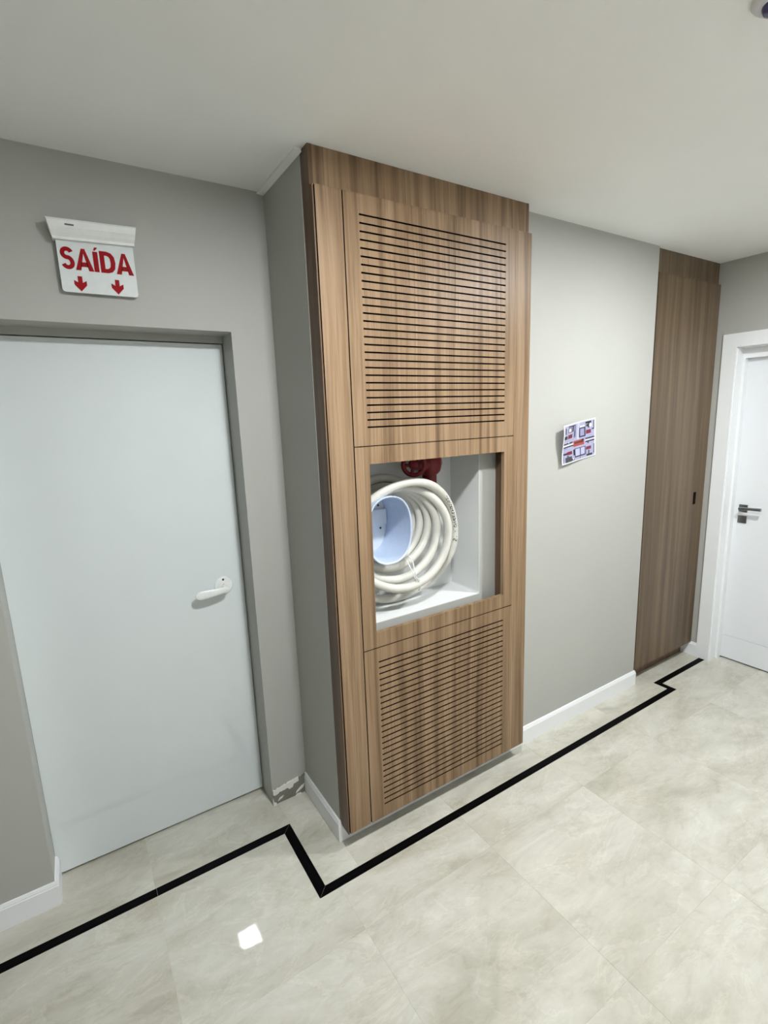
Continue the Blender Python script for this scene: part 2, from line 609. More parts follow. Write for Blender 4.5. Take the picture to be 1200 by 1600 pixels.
# bare patch where a piece of baseboard is missing
rnd = random.Random(3)
pm = MB()
top = [(DX1 + 0.001 + (0.171 * k / 18), 0.078 + 0.016 * k / 18 + rnd.uniform(-0.006, 0.006)) for k in range(19)]
pm.prism([(DX1, 0.001)] + [(-0.001, 0.001)] + top[::-1], YD - 0.0035, YD, 'y')
patch = pm.build('bare_mortar', 'cement', wall_left)
patch['label'] = 'bare grey mortar where the baseboard is missing'
pm = MB()
xs = [DX1 + 0.002 + 0.128 * k / 16 for k in range(17)]
up = [(x, 0.077 + 0.018 * k / 16 + rnd.uniform(-0.002, 0.002)) for k, x in enumerate(xs)]
lo = [(x, 0.052 + 0.020 * (k / 16) + rnd.uniform(-0.004, 0.004) - (0.012 if 9 < k < 13 else 0)) for k, x in enumerate(xs)]
pm.prism(lo + up[::-1], YD - 0.0075, YD - 0.001, 'y')
pm.prism([(DX1 - 0.002, 0.0), (DX1 + 0.016, 0.0), (DX1 + 0.014, 0.010), (DX1 + 0.004, 0.014), (DX1, 0.04), (DX1 - 0.001, 0.02)], YD - 0.010, YD, 'y')
pm.prism([(-0.060, 0.012), (-0.020, 0.030), (-0.012, 0.048), (-0.032, 0.040), (-0.055, 0.024)], YD - 0.006, YD, 'y')
pm.prism([(-0.150, 0.014), (-0.128, 0.022), (-0.120, 0.032), (-0.140, 0.028)], YD - 0.006, YD, 'y')
pm.prism([(-0.062, 0.0), (-0.030, 0.0), (-0.034, 0.006), (-0.056, 0.007)], YD - 0.009, YD, 'y')
pl = pm.build('plaster_filler', 'plaster', wall_left)
pl['label'] = 'ragged white plaster left above the bare mortar'

# ------------------------------------------------------------------ door 1: pale grey door
d1 = thing('door_1', (DX0, YS, 0), 'pale grey blue flush door with a white lever handle, under the exit sign', 'door', kind='structure')
m_ = MB()
m_.box(DX0 + 0.0005, DX1 - 0.004, YS, YS + 0.045, 0.010, 2.0946, 0.0008)
m_.build('door_leaf', 'grey_door', d1)
m_ = MB()
m_.box(DX0, DX1, YS - 0.003, YS + 0.05, 2.0985, DZ)
m_.box(DX1 - 0.0012, DX1, YS - 0.02, YS + 0.05, 0.0, 2.0985)
m_.build('frame', 'door_frame', d1)
# handle
h = MB()
h.lathe([(0.0, 0.0), (0.040, 0.0), (0.040, 0.005), (0.037, 0.0085), (0.0, 0.0095)], (-0.267, YS - 0.0001, 1.0705), (0, -1, 0), 40)
hd = h.build('handle', 'handle_white', d1)
hd['label'] = 'white round rosette with lever'
h = MB()
h.tube([(-0.267, YS - 0.008, 1.066), (-0.267, YS - 0.045, 1.066)], 0.011, 16)
pts = []
for k in range(15):
    u_ = k / 14
    pts.append((-0.258 - 0.138 * u_, YS - 0.047 - 0.004 * math.sin(PI * u_), 1.064 - 0.006 * u_))
secs = []
lv = MB()
n = 14
vv, ff = [], []
for k, p in enumerate(pts):
    u_ = k / 14
    hh = 0.012 + 0.008 * u_
    tt = 0.0065
    e = 1.0
    if k == 0: e = 0.35
    if k == 1: e = 0.85
    if k == 14: e = 0.4
    if k == 13: e = 0.88
    for q in range(n):
        a = 2 * PI * q / n
        c, s = math.cos(a), math.sin(a)
        vv.append((p[0], p[1] + tt * e * math.copysign(abs(c) ** 0.6, c), p[2] + hh * e * math.copysign(abs(s) ** 0.6, s)))
for k in range(14):
    for q in range(n):
        ff.append([k * n + q, k * n + (q + 1) % n, (k + 1) * n + (q + 1) % n, (k + 1) * n + q])
ff += [list(range(n)), list(range(14 * n, 15 * n))]
h.add(vv, ff, True)
h.build('lever', 'handle_white', hd)
h = MB()
h.lathe([(0.0, 0.0), (0.0048, 0.0), (0.0045, 0.0012), (0.0, 0.0013)], (-0.2685, YS - 0.0093, 1.0985), (0, -1, 0), 16)
h.build('keyhole', 'screw', hd)
h = MB()
h.box(-0.2705, -0.2655, YS - 0.0106, YS - 0.009, 1.076, 1.0785)
h.box(-0.274, -0.268, YS - 0.0106, YS - 0.009, 1.0695, 1.0715)
h.build('indicator_mark', 'slot', hd)

# ------------------------------------------------------------------ door 2: white door in the end wall
XS = 2.985
d2 = thing('door_2', (XR, RY0, 0), 'white panelled door with dark metal lever and white casing, beside the tall cupboard', 'door', kind='structure')
m_ = MB()
CT, CY0, CZ = XR - 0.015, -0.044, 2.209
prof = [(CY0, 0.0), (CY0, CZ), (-1.08, CZ), (-1.08, 0.0), (RY1, 0.0), (RY1, RZ1), (RY0, RZ1), (RY0, 0.0)]
m_.prism(prof, CT, XR + 0.002, 'x')
# rounded lip on the inner edge
m_.tube([(CT + 0.003, RY0 + 0.004, 0.0), (CT + 0.003, RY0 + 0.004, RZ1 + 0.004)], 0.004, 10)
m_.build('casing', 'trim', d2)
m_ = MB()
m_.box(XR, XS + 0.04, RY0 - 0.004, RY0 + 0.001, 0.0, RZ1)
m_.box(XR, XS + 0.04, RY1, RY0, RZ1 - 0.004, RZ1 + 0.001)
m_.box(XR, XS + 0.04, RY1 - 0.001, RY1 + 0.004, 0.0, RZ1)
m_.build('jamb', 'trim', d2)
m_ = MB()
SX = 2.940
m_.box(SX, XS - 0.001, -0.1445, RY0 - 0.003, 0.0, RZ1 - 0.003)
m_.box(SX, XS - 0.001, RY1 + 0.003, -0.1445, 2.0586, RZ1 - 0.003)
m_.build('door_stop', 'trim', d2)
m_ = MB()
yA, yB = RY1 + 0.006, RY0 - 0.006
m_.box(XS + 0.004, XS + 0.038, yB - 0.873, yB, 0.010, 2.062)
m_.box(XS, XS + 0.006, yA, yB, 0.010, 0.1745, 0.001)
m_.box(XS, XS + 0.006, yA, yB, 0.1785, 2.062, 0.001)
m_.build('door_leaf', 'white_door', d2)
h = MB()
h.box(XS - 0.008, XS + 0.0005, -0.2235, -0.1735, 1.067, 1.1155, 0.001)
hd = h.build('handle', 'chrome', d2)
hd['label'] = 'dark brushed metal square rosette with lever'
h = MB()
h.tube([(XS - 0.006, -0.199, 1.0915), (XS - 0.045, -0.199, 1.0935)], 0.0085, 16)
h.tube([(XS - 0.050, -0.192, 1.0935), (XS - 0.052, -0.22, 1.0960), (XS - 0.054, -0.26, 1.0985), (XS - 0.054, -0.318, 1.1005)], [0.0105, 0.011, 0.0095, 0.0105], 14)
h.build('lever', 'chrome', hd)
h = MB()
h.box(XS - 0.006, XS + 0.0005, -0.2235, -0.1715, 0.990, 1.0405, 0.001)
hk = h.build('lock_plate', 'chrome', d2)
h = MB()
h.lathe([(0, 0), (0.009, 0), (0.009, 0.002), (0, 0.002)], (XS - 0.0058, -0.1975, 1.015), (-1, 0, 0), 20)
h.build('keyhole', 'chrome', hk)

# ------------------------------------------------------------------ slatted walnut cabinet
CX0, CX1, CZ0, CZP = 0.002, 1.031, 0.082, 2.527
YF, YFR = -0.0585, -0.0785          # carcass front, door front
cab = thing('slatted_cabinet', (0.5, 0.0, CZ0), 'walnut wall cabinet with slatted doors above and below an open hose window', 'cabinet')
m_ = MB()
m_.box(CX0, CX0 + 0.015, YF - 0.001, -0.0005, CZ0, H - 0.0005)
m_.box(CX0, CX0 + 0.005, -0.0770, YF, CZ0, CZP)
m_.build('side_panel', 'wood_edge', cab)
m_ = MB()
m_.box(CX1 - 0.015, CX1, YF - 0.001, -0.0005, CZ0, H - 0.0005)
m_.build('side_panel', 'wood_edge', cab)
m_ = MB()
m_.box(CX0 + 0.0002, CX1 - 0.0002, YF, YF + 0.018, 2.500, H - 0.0005)
m_.build('fascia', 'wood', cab)


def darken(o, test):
    """Faces chosen by test(normal, centre) go dark: routed slot cuts, and shade painted into gaps."""
    o.data.materials.append(M['cut_shade'])
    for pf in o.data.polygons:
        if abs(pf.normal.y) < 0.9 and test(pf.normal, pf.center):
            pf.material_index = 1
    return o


XA, XB = 0.1115, 0.9346
m_ = MB()
m_.box(0.0110, XA - 0.0022, YFR, YF - 0.0005, CZ0, CZP, 0.0005)
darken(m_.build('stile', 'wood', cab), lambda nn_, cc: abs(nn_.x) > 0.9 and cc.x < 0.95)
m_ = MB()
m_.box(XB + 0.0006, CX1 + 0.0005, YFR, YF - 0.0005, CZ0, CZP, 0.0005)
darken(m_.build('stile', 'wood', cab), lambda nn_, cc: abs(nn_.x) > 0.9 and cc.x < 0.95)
ZG1, ZG2 = 1.672, 0.8647


def slatted_door(z0, z1, x0, x1, zb, zt, count):
    """A door leaf whose field is cut by `count` narrow slots between x0 and x1."""
    a, b2 = XA + 0.0020, XB - 0.0004
    hs = 0.0029
    pitch = (zt - zb) / (count - 1)
    mb = MB()
    zlo, zhi = zb - pitch / 2, zt + pitch / 2
    mb.frame([(a, z0), (b2, z0), (b2, z1), (a, z1)], [(x0, zb + hs), (x1, zb + hs), (x1, zt - hs), (x0, zt - hs)], YFR, YF - 0.0005, 'y')
    door = MB()
    # frame, cut so that the first and last slots lie inside it
    door.frame([(a, z0), (b2, z0), (b2, z1), (a, z1)], [(x0, zb - hs), (x1, zb - hs), (x1, zt + hs), (x0, zt + hs)], YFR, YF - 0.0005, 'y')
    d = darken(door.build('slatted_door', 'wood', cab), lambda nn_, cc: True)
    proto = None
    for k in range(count - 1):
        zc = zb + pitch * (k + 0.5)
        if proto is None:
            s = MB()
            s.box(x0 - 0.0003, x1 + 0.0003, YFR, YF - 0.0005, zc - pitch / 2 + hs, zc + pitch / 2 - hs)
            proto = s.build('slat', 'wood', d)
            proto.data.materials.append(M['cut_shade'])
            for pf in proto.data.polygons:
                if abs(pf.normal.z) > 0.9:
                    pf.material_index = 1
            o = proto
        else:
            o = proto.copy()
            col.objects.link(o)
            o.location = (0, 0, pitch * k)
            o.parent = d
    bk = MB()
    bk.box(x0 - 0.01, x1 + 0.01, YF + 0.001, YF + 0.006, zb - 0.012, zt + 0.012)  # dark sheet standing in for the unlit inside behind the slots
    bk.build('shade_backing', 'painted_shade', d)
    return d


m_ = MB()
m_.box(CX0 + 0.006, 0.135, YF + 0.0005, YF + 0.004, CZ0 + 0.016, 2.498)  # dark sheet added so the gaps beside the stile read as deep shade
m_.build('shade_backing', 'painted_shade', cab)
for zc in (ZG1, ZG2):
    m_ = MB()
    m_.box(0.1355, XB + 0.02, YF + 0.0005, YF + 0.004, zc - 0.018, zc + 0.018)  # dark strip painted as the shade inside the groove between doors
    m_.build('shade_backing', 'painted_shade', cab)
slatted_door(ZG1 + 0.0018, CZP, 0.1732, 0.877, 1.7415, 2.4617, 28)
slatted_door(CZ0, ZG2 - 0.0018, 0.1795, 0.879, 0.1427, 0.802, 26)
m_ = MB()
nn = 5
m_.frame(square_match(XA + 0.0020, XB - 0.0004, ZG2 + 0.0018, ZG1 - 0.0018, nn),
         rounded(0.175, 0.8786, 0.928, 1.6045, 0.004, nn), YFR, YF - 0.0005, 'y')
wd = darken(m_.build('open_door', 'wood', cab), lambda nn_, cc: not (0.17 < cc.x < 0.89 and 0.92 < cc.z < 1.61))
wd['label'] = 'walnut door with a large square cut-out'
m_ = MB()
m_.box(0.902, 0.917, YF, -0.0005, ZG2 - 0.02, ZG1 + 0.03)
m_.build('divider', 'wood_edge', cab)
m_ = MB()
m_.box(0.128, 0.143, YF, -0.0005, ZG2 - 0.02, ZG1 + 0.03)
m_.build('divider', 'wood_edge', cab)
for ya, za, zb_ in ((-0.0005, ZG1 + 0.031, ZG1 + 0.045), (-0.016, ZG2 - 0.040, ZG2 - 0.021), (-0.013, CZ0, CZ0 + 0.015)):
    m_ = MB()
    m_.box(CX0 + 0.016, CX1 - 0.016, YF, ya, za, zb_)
    m_.build('shelf', 'wood_edge' if za > 0.5 else 'painted_shade', cab)  # lowest shelf coloured dark to deepen the shadow below the cabinet

# ------------------------------------------------------------------ tall plain cupboard
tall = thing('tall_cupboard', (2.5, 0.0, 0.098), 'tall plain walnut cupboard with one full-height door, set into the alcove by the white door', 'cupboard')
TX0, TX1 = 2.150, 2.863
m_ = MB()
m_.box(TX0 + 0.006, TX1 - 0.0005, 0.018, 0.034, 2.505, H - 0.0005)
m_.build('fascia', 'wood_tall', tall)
m_ = MB()
m_.box(TX0, TX0 + 0.014, 0.021, YA - 0.0005, 0.100, H - 0.0005)
m_.build('side_panel', 'wood_edge', tall)
m_ = MB()
m_.box(TX1 - 0.014, TX1, 0.035, YA - 0.0005, 0.100, H - 0.0005)
m_.build('side_panel', 'wood_edge', tall)
m_ = MB()
m_.box(TX0 + 0.014, TX1 - 0.014, 0.021, YA - 0.0005, 0.100, 0.116)
m_.build('bottom_panel', 'wood_edge', tall)
m_ = MB()
m_.box(TX0 + 0.002, TX1 - 0.0125, 0.062, 0.076, 0.0, 0.0995)
m_.build('plinth', 'wood_edge', tall)
PX0, PX1, PZ0, PZ1 = 2.727, 2.762, 1.122, 1.204
m_ = MB()
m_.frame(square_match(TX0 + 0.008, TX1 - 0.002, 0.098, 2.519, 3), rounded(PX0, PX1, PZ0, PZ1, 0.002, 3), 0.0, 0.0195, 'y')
td = darken(m_.build('door', 'wood_tall', tall), lambda nn_, cc: PX0 - 0.01 < cc.x < PX1 + 0.01 and PZ0 - 0.01 < cc.z < PZ1 + 0.01)  # sides of the pull hole darkened as painted shade
m_ = MB()
m_.box(PX0 - 0.004, PX1 + 0.004, 0.0196, 0.024, PZ0 - 0.004, PZ1 + 0.004)
m_.build('finger_pull', 'painted_shade', td)  # bottom of the pull, its shade put into the colour

# ------------------------------------------------------------------ hose niche
nb = thing('hose_niche', (0.46, 0.0, NZ0), 'white recessed niche box behind the cabinet window, holding the hose', 'niche box')
m_ = MB()
r_ = 0.012
prof_o = square_match(NX0 + 0.0005, NX1 - 0.0005, NZ0 + 0.0005, NZ1 - 0.0005, 5)
prof_i = rounded(NX0 + 0.003, NX1 - 0.0025, NZ0 + 0.003, NZ1 - 0.003, r_, 5)
m_.frame(prof_o, prof_i, 0.0002, ND, 'y')
m_.build('lining', 'niche', nb)
m_ = MB()
m_.box(NX0 + 0.001, NX1 - 0.001, ND - 0.003, ND + 0.005, NZ0 + 0.001, NZ1 - 0.001)
m_.build('back_panel', 'niche', nb)

# hose holder: an open oval drum
DCX, DCZ, DHW, DHH = 0.308, 1.315, 0.108, 0.142


def oval(hw, hh, n=48, e=2.35):
    out = []
    for k in range(n):
        a = 2 * PI * k / n
        c, s = math.cos(a), math.sin(a)
        out.append((DCX + hw * math.copysign(abs(c) ** (2 / e), c), DCZ + hh * math.copysign(abs(s) ** (2 / e), s)))
    return out


hold = thing('hose_holder', (DCX, ND, DCZ), 'pale blue oval hose holder drum inside the coil', 'hose holder')
m_ = MB()
rows = [(0.0, 0.2015), (0.0, 0.012), (0.002, 0.003), (0.0015, -0.0005), (-0.002, -0.001), (-0.0055, 0.002), (-0.005, 0.012), (-0.005, 0.196)]
vv, ff = [], []
for dr, y in rows:
    vv += [(x, y, z) for x, z in oval(DHW + dr, DHH + dr)]
n = 48
for i in range(len(rows) - 1):
    for k in range(n):
        ff.append([i * n + k, i * n + (k + 1) % n, (i + 1) * n + (k + 1) % n, (i + 1) * n + k])
m_.add(vv, ff, True)
dr_ = m_.build('drum', 'drum', hold)
m_ = MB()
m_.prism(oval(DHW - 0.005, DHH - 0.005), 0.196, 0.2015, 'y')
m_.build('back_plate', 'plate', hold)
m_ = MB()
m_.box(DCX - 0.085, DCX + 0.100, 0.182, 0.1955, 1.300, 1.372, 0.003)
brk = m_.build('bracket_plate', 'plate', hold)
for px, pz in ((0.372, 1.388), (0.380, 1.283), (0.250, 1.388), (0.250, 1.283)):
    m_ = MB()
    m_.lathe([(0.0, 0), (0.0052, 0), (0.0045, 0.002), (0, 0.0024)], (px, 0.1955, pz), (0, -1, 0), 14)
    m_.build('screw', 'screw', hold)

# hose: six loops hung over the drum, then a tail behind
HR = 0.0188
#         xr     xl     zt     zb    y_top  y_right y_bot
LOOPS = [(0.545, 0.178, 1.474, 1.135, 0.180, 0.168, 0.166),
         (0.556, 0.176, 1.476, 1.128, 0.150, 0.133, 0.130),
         (0.576, 0.174, 1.477, 1.120, 0.118, 0.098, 0.092),
         (0.598, 0.170, 1.478, 1.076, 0.096, 0.061, 0.054),
         (0.634, 0.160, 1.480, 1.046, 0.062, 0.024, 0.014),
         (0.706, 0.146, 1.503, 0.9535, 0.019, 0.068, 0.150),
         (0.600, 0.142, 1.512, 1.0500, 0.166, 0.170, 0.170)]


def loop_pt(L, th):
    xr, xl, zt, zb, yt, yr, yb = L
    c, s = math.cos(th), math.sin(th)
    x = (xr + xl) / 2 + (xr - xl) / 2 * c
    z = (zt + zb) / 2 + (zt - zb) / 2 * s
    if c >= 0:
        y = yr + ((yt - yr) if s > 0 else (yb - yr)) * s * s
    else:
        m1 = (yt + yb) / 2
        y = m1 + (yt - m1) * s * abs(s) if s > 0 else m1 + (yb - m1) * s * s
    return Vector((x, y, z))


hose_pts, hose_key = [], []
STEPS = 64
for li in range(len(LOOPS)):
    stop = STEPS if li < len(LOOPS) - 1 else int(STEPS * 0.43)
    for k in range(stop):
        u_ = k / STEPS
        th = PI - 2 * PI * u_
        p = loop_pt(LOOPS[li], th)
        if u_ > 0.80 and li < len(LOOPS) - 1:
            w_ = (u_ - 0.80) / 0.40
            w_ = w_ * w_ * (3 - 2 * w_)
            p = p.lerp(loop_pt(LOOPS[li + 1], th), w_)
        if u_ < 0.20 and li > 0:
            w_ = (u_ + 0.20) / 0.40
            w_ = w_ * w_ * (3 - 2 * w_)
            p = loop_pt(LOOPS[li - 1], th).lerp(p, w_)
        hose_pts.append(p)
        hose_key.append((li, u_))
hose = thing('fire_hose', (0.42, 0.1, 0.94), 'thick white rubber hose coiled in loops on the pale blue holder', 'hose')
m_ = MB()
m_.tube(hose_pts, HR, 20)
m_.build('hose_coil', 'hose', hose)

# worn black print on the outer loop
L6 = [hose_pts[i] for i in range(len(hose_pts)) if hose_key[i][0] == 5]
acc = [0.0]
for i in range(1, len(L6)):
    acc.append(acc[-1] + (L6[i] - L6[i - 1]).length)


def hose_at(s):
    for i in range(1, len(L6)):
        if acc[i] >= s or i == len(L6) - 1:
            f = (s - acc[i - 1]) / (acc[i] - acc[i - 1])
            return L6[i - 1].lerp(L6[i], f), (L6[i] - L6[i - 1]).normalized()


ctr = Vector((0.43, 0.0, 1.24))


def on_hose(s, t):
    """Point on the outer loop's front skin: s along, t across (outwards positive)."""
    p, tan = hose_at(s)
    front = Vector((-0.45, -1, 0.1)).normalized()
    front = (front - tan * front.dot(tan)).normalized()
    side = tan.cross(front).normalized()
    if side.dot(p - ctr) < 0:
        side = -side
    a = t / HR + 0.05
    return p + (front * math.cos(a) + side * math.sin(a)) * (HR + 0.0004)


s0 = acc[int(0.375 * STEPS)]
s1 = acc[int(0.525 * STEPS)]
pr = MB()


def stroke(sa, ta, sb, tb, wd_):
    d = Vector((sb - sa, tb - ta))
    nrm = Vector((-d.y, d.x)).normalized() * wd_ / 2
    q = [(sa + nrm.x, ta + nrm.y), (sb + nrm.x, tb + nrm.y), (sb - nrm.x, tb - nrm.y), (sa - nrm.x, ta - nrm.y)]
    pr.add([on_hose(*x) for x in q], [(0, 1, 2, 3)])


rnd = random.Random(11)
s_ = s0
# worn, unreadable run of print, then the last legible characters
while s_ < s1 - 0.068:
    wch = rnd.uniform(0.007, 0.011)
    for _ in range(3):
        a0, a1 = rnd.uniform(0, wch), rnd.uniform(0, wch)
        stroke(s_ + a0, -0.009 + rnd.uniform(0, 0.005), s_ + a1, 0.004 + rnd.uniform(0, 0.005), rnd.uniform(0.003, 0.005))
    if rnd.random() < 0.7:
        stroke(s_, rnd.uniform(-0.006, 0.006), s_ + wch, rnd.uniform(-0.006, 0.006), 0.003)
    s_ += wch + 0.0015


def chars(seq, s_start, hgt=0.016, wid=0.011, wd_=0.0032):
    s = s_start
    for strokes in seq:
        for (a, b0, c, d0) in strokes:
            stroke(s + a * wid, 0.008 - hgt + b0 * hgt, s + c * wid, 0.008 - hgt + d0 * hgt, wd_)
        s += wid * 1.25


V_ = [(0, 1, 0.5, 0), (0.5, 0, 1, 1)]
A_ = [(0, 0, 0.5, 1), (0.5, 1, 1, 0), (0.22, 0.4, 0.78, 0.4)]
ONE = [(0.5, 0, 0.5, 1), (0.5, 1, 0.25, 0.8)]
TWO = [(0.1, 1, 0.9, 1), (0.9, 1, 0.9, 0.55), (0.9, 0.55, 0.1, 0.4), (0.1, 0.4, 0.1, 0), (0.1, 0, 0.9, 0)]
chars([V_, A_, [], ONE, TWO], s1 - 0.062)
pr.build('printed_mark', 'hose_print', hose)

# clear tie round the lower loops
m_ = MB()
m_.tube([(0.424, 0.075, 1.158), (0.418, 0.040, 1.148), (0.420, 0.014, 1.118), (0.430, 0.008, 1.085), (0.446, -0.002, 1.052), (0.452, 0.002, 1.028), (0.456, 0.018, 1.020)], 0.0021, 8)
m_.tube([(0.446, 0.075, 1.168), (0.442, 0.036, 1.150), (0.436, 0.016, 1.118), (0.438, 0.006, 1.085), (0.452, -0.003, 1.052), (0.456, 0.002, 1.028), (0.458, 0.018, 1.020)], 0.0019, 8)
m_.tube([(0.438, 0.010, 1.110), (0.430, -0.004, 1.090), (0.448, -0.006, 1.070)], 0.0019, 8)
m_.build('plastic_tie', 'tie', hose)

# red valve at the top of the niche
val = thing('hose_valve', (0.62, 0.15, 1.46), 'dark red hydrant valve with a handwheel above the hose coil', 'valve')
m_ = MB()
m_.lathe([(0.0, 0), (0.033, 0), (0.033, 0.045), (0.040, 0.050), (0.050, 0.062), (0.056, 0.085), (0.056, 0.115), (0.046, 0.14), (0.034, 0.15), (0.034, 0.185), (0, 0.19)], (0.626, 0.145, 1.462), (0, 0, 1), 36)
m_.build('valve_body', 'red_valve', val)
m_ = MB()
m_.tube([(0.505, 0.115, 1.565), (0.560, 0.125, 1.562), (0.600, 0.135, 1.560)], [0.020, 0.030, 0.036], 24)
m_.build('stem', 'red_valve', val)
m_ = MB()
wc = Vector((0.505, 0.098, 1.566))
ax = Vector((-0.55, -0.83, 0.0)).normalized()
u1 = Vector((0, 0, 1))
w1 = ax.cross(u1).normalized()
ring = [wc + (u1 * math.cos(2 * PI * k / 40) + w1 * math.sin(2 * PI * k / 40)) * 0.047 for k in range(41)]
m_.tube(ring, 0.010, 12, cap=False)
m_.lathe([(0, -0.012), (0.020, -0.012), (0.020, 0.010), (0.014, 0.015), (0, 0.016)], wc, ax, 24)
for k in range(5):
    a = 2 * PI * k / 5 + 0.4
    d = u1 * math.cos(a) + w1 * math.sin(a)
    m_.tube([wc + d * 0.015, wc + d * 0.045], 0.007, 10)
m_.build('handwheel', 'red_valve', val)
m_ = MB()
m_.tube([(0.640, 0.150, 1.555), (0.700, 0.185, 1.555), (0.715, 0.200, 1.555)], [0.024, 0.022, 0.022], 20)
m_.lathe([(0, 0), (0.030, 0), (0.030, 0.010), (0.024, 0.012), (0, 0.012)], (0.712, 0.2005, 1.555), (-0.3, -1, 0), 6)
m_.build('pipe_union', 'pipe_grey', val)

# ------------------------------------------------------------------ exit sign
sg = thing('exit_sign', (-0.607, YD, 2.38), 'white exit sign reading SAÍDA in red with two red arrows', 'exit sign')
m_ = MB()
# housing profile (y, z), lofted so that its ends taper
pr_ = [(YD, 2.436), (0.304, 2.434), (0.300, 2.428), (0.304, 2.410), (0.314, 2.395), (0.322, 2.386), (0.322, 2.3785), (0.352, 2.3785), (YD, 2.384)]
vv = []
for side in (0, 1):
    for (y, z) in pr_:
        f = (2.436 - z) / (2.436 - 2.3785)
        f = max(0.0, min(1.0, f))
        vv.append(((-0.7385 + 0.0125 * f) if side == 0 else (-0.4795 - 0.0095 * f), y, z + (0.004 if side else -0.003)))
k = len(pr_)
m_.add(vv, [list(range(k)), list(range(2 * k - 1, k - 1, -1))] + [[i, (i + 1) % k, k + (i + 1) % k, k + i] for i in range(k)])
hs = m_.build('housing', 'sign_white', sg)
m_ = MB()
m_.box(-0.688, -0.663, 0.3005, 0.304, 2.4135, 2.4175)
m_.build('indicator_slot', 'slot', hs)
m_ = MB()
outline = rounded(-0.7185, -0.4925, 2.2190, 2.3835, 0.010, 5, (1, 1, 0, 0))
m_.prism(outline, 0.335, 0.341, 'y')
m_.box(-0.700, -0.510, 0.341, YD - 0.0005, 2.30, 2.375)
pnl = m_.build('sign_panel', 'sign_panel', sg)

LB, LH = 2.2895, 0.0675     # baseline, cap height


def letter_xy(poly_list):
    mb = MB()
    for poly in poly_list:
        mb.prism(poly, 0.3338, 0.3351, 'y')
    mb.build('letter', 'sign_red', pnl)


def thick(path, wd_, closed=False):
    """Quads along a polyline of given thickness, joined with shared mitre points."""
    P_ = [Vector(p) for p in path]
    L_, R_ = [], []
    n = len(P_)
    for i in range(n):
        a = P_[i - 1] if (i > 0 or closed) else None
        c = P_[(i + 1) % n] if (i < n - 1 or closed) else None
        ds = []
        if a is not None: ds.append((P_[i] - a).normalized())
        if c is not None: ds.append((c - P_[i]).normalized())
        nr = [Vector((-d.y, d.x)) for d in ds]
        if len(nr) == 2:
            s = (nr[0] + nr[1]) / max(0.4, 1 + nr[0].dot(nr[1]))
        else:
            s = nr[0]
        L_.append(P_[i] + s * wd_ / 2)
        R_.append(P_[i] - s * wd_ / 2)
    out = []
    m2 = n if closed else n - 1
    for i in range(m2):
        j = (i + 1) % n
        out.append([tuple(L_[i]), tuple(L_[j]), tuple(R_[j]), tuple(R_[i])])
    return out


def lx(x0, x1, pts):
    return [(x0 + (x1 - x0) * a, LB + LH * b0) for a, b0 in pts]


# S
sp = []
for k in range(15):
    a = math.radians(20 + (270 - 20) * k / 14)
    sp.append((0.5 + 0.40 * math.cos(a), 0.73 + 0.19 * math.sin(a)))
for k in range(1, 15):
    a = math.radians(90 - (250) * k / 14)
    sp.append((0.5 + 0.41 * math.cos(a), 0.29 + 0.25 * math.sin(a) * (1.0 if math.sin(a) > 0 else 0.80)))
letter_xy(thick(lx(-0.7080, -0.6762, sp), 0.0124))


def letter_A(x0, x1):
    st = 0.285
    P_ = lambda pts: lx(x0, x1, pts)
    letter_xy([P_([(0, 0), (st, 0), (0.5, 0.80), (0.5, 1.0), (0.40, 1.0)]),
               P_([(1, 0), (1 - st, 0), (0.5, 0.80), (0.5, 1.0), (0.60, 1.0)]),
               P_([(0.28, 0.17), (0.72, 0.17), (0.64, 0.38), (0.36, 0.38)])])


letter_A(-0.6715, -0.6190)
letter_xy([lx(-0.6180, -0.6035, [(0, 0), (1, 0), (1, 0.93), (0, 0.93)]),
           lx(-0.6165, -0.6045, [(0.15, 0.985), (0.55, 0.985), (1.25, 1.13), (0.45, 1.13)])])
# D
bx = -0.5985
dp = [(0.0, 0.0), (0.0, 1.0), (0.45, 1.0), (0.72, 0.94), (0.90, 0.78), (0.96, 0.5), (0.90, 0.22), (0.72, 0.06), (0.45, 0.0)]
di = [(0.29, 0.19), (0.29, 0.81), (0.43, 0.81), (0.55, 0.77), (0.63, 0.68), (0.66, 0.5), (0.63, 0.32), (0.55, 0.23), (0.43, 0.19)]
mb = MB()
mb.frame(lx(bx, -0.5505, dp), lx(bx, -0.5505, di), 0.3338, 0.3351, 'y')
mb.build('letter', 'sign_red', pnl)
letter_A(-0.5520, -0.4990)
for cx in (-0.664, -0.5545):
    mb = MB()
    zt_, zm, zb_ = 2.2705, 2.248, 2.2235
    mb.prism([(cx - 0.0065, zt_), (cx - 0.0065, 2.2505), (cx - 0.018, 2.2575), (cx - 0.018, 2.2435), (cx, zb_), (cx + 0.018, 2.2435), (cx + 0.018, 2.2575), (cx + 0.0065, 2.2505), (cx + 0.0065, zt_)], 0.3338, 0.3351, 'y')
    mb.build('arrow', 'sign_red', pnl)

# ------------------------------------------------------------------ printed sheet on the wall
NU, NV = 84, 60
BGc = (158, 158, 186)
paint_ops = []


def R_(u0, v0, u1, v1, c):
    paint_ops.append((u0, v0, u1, v1, c))


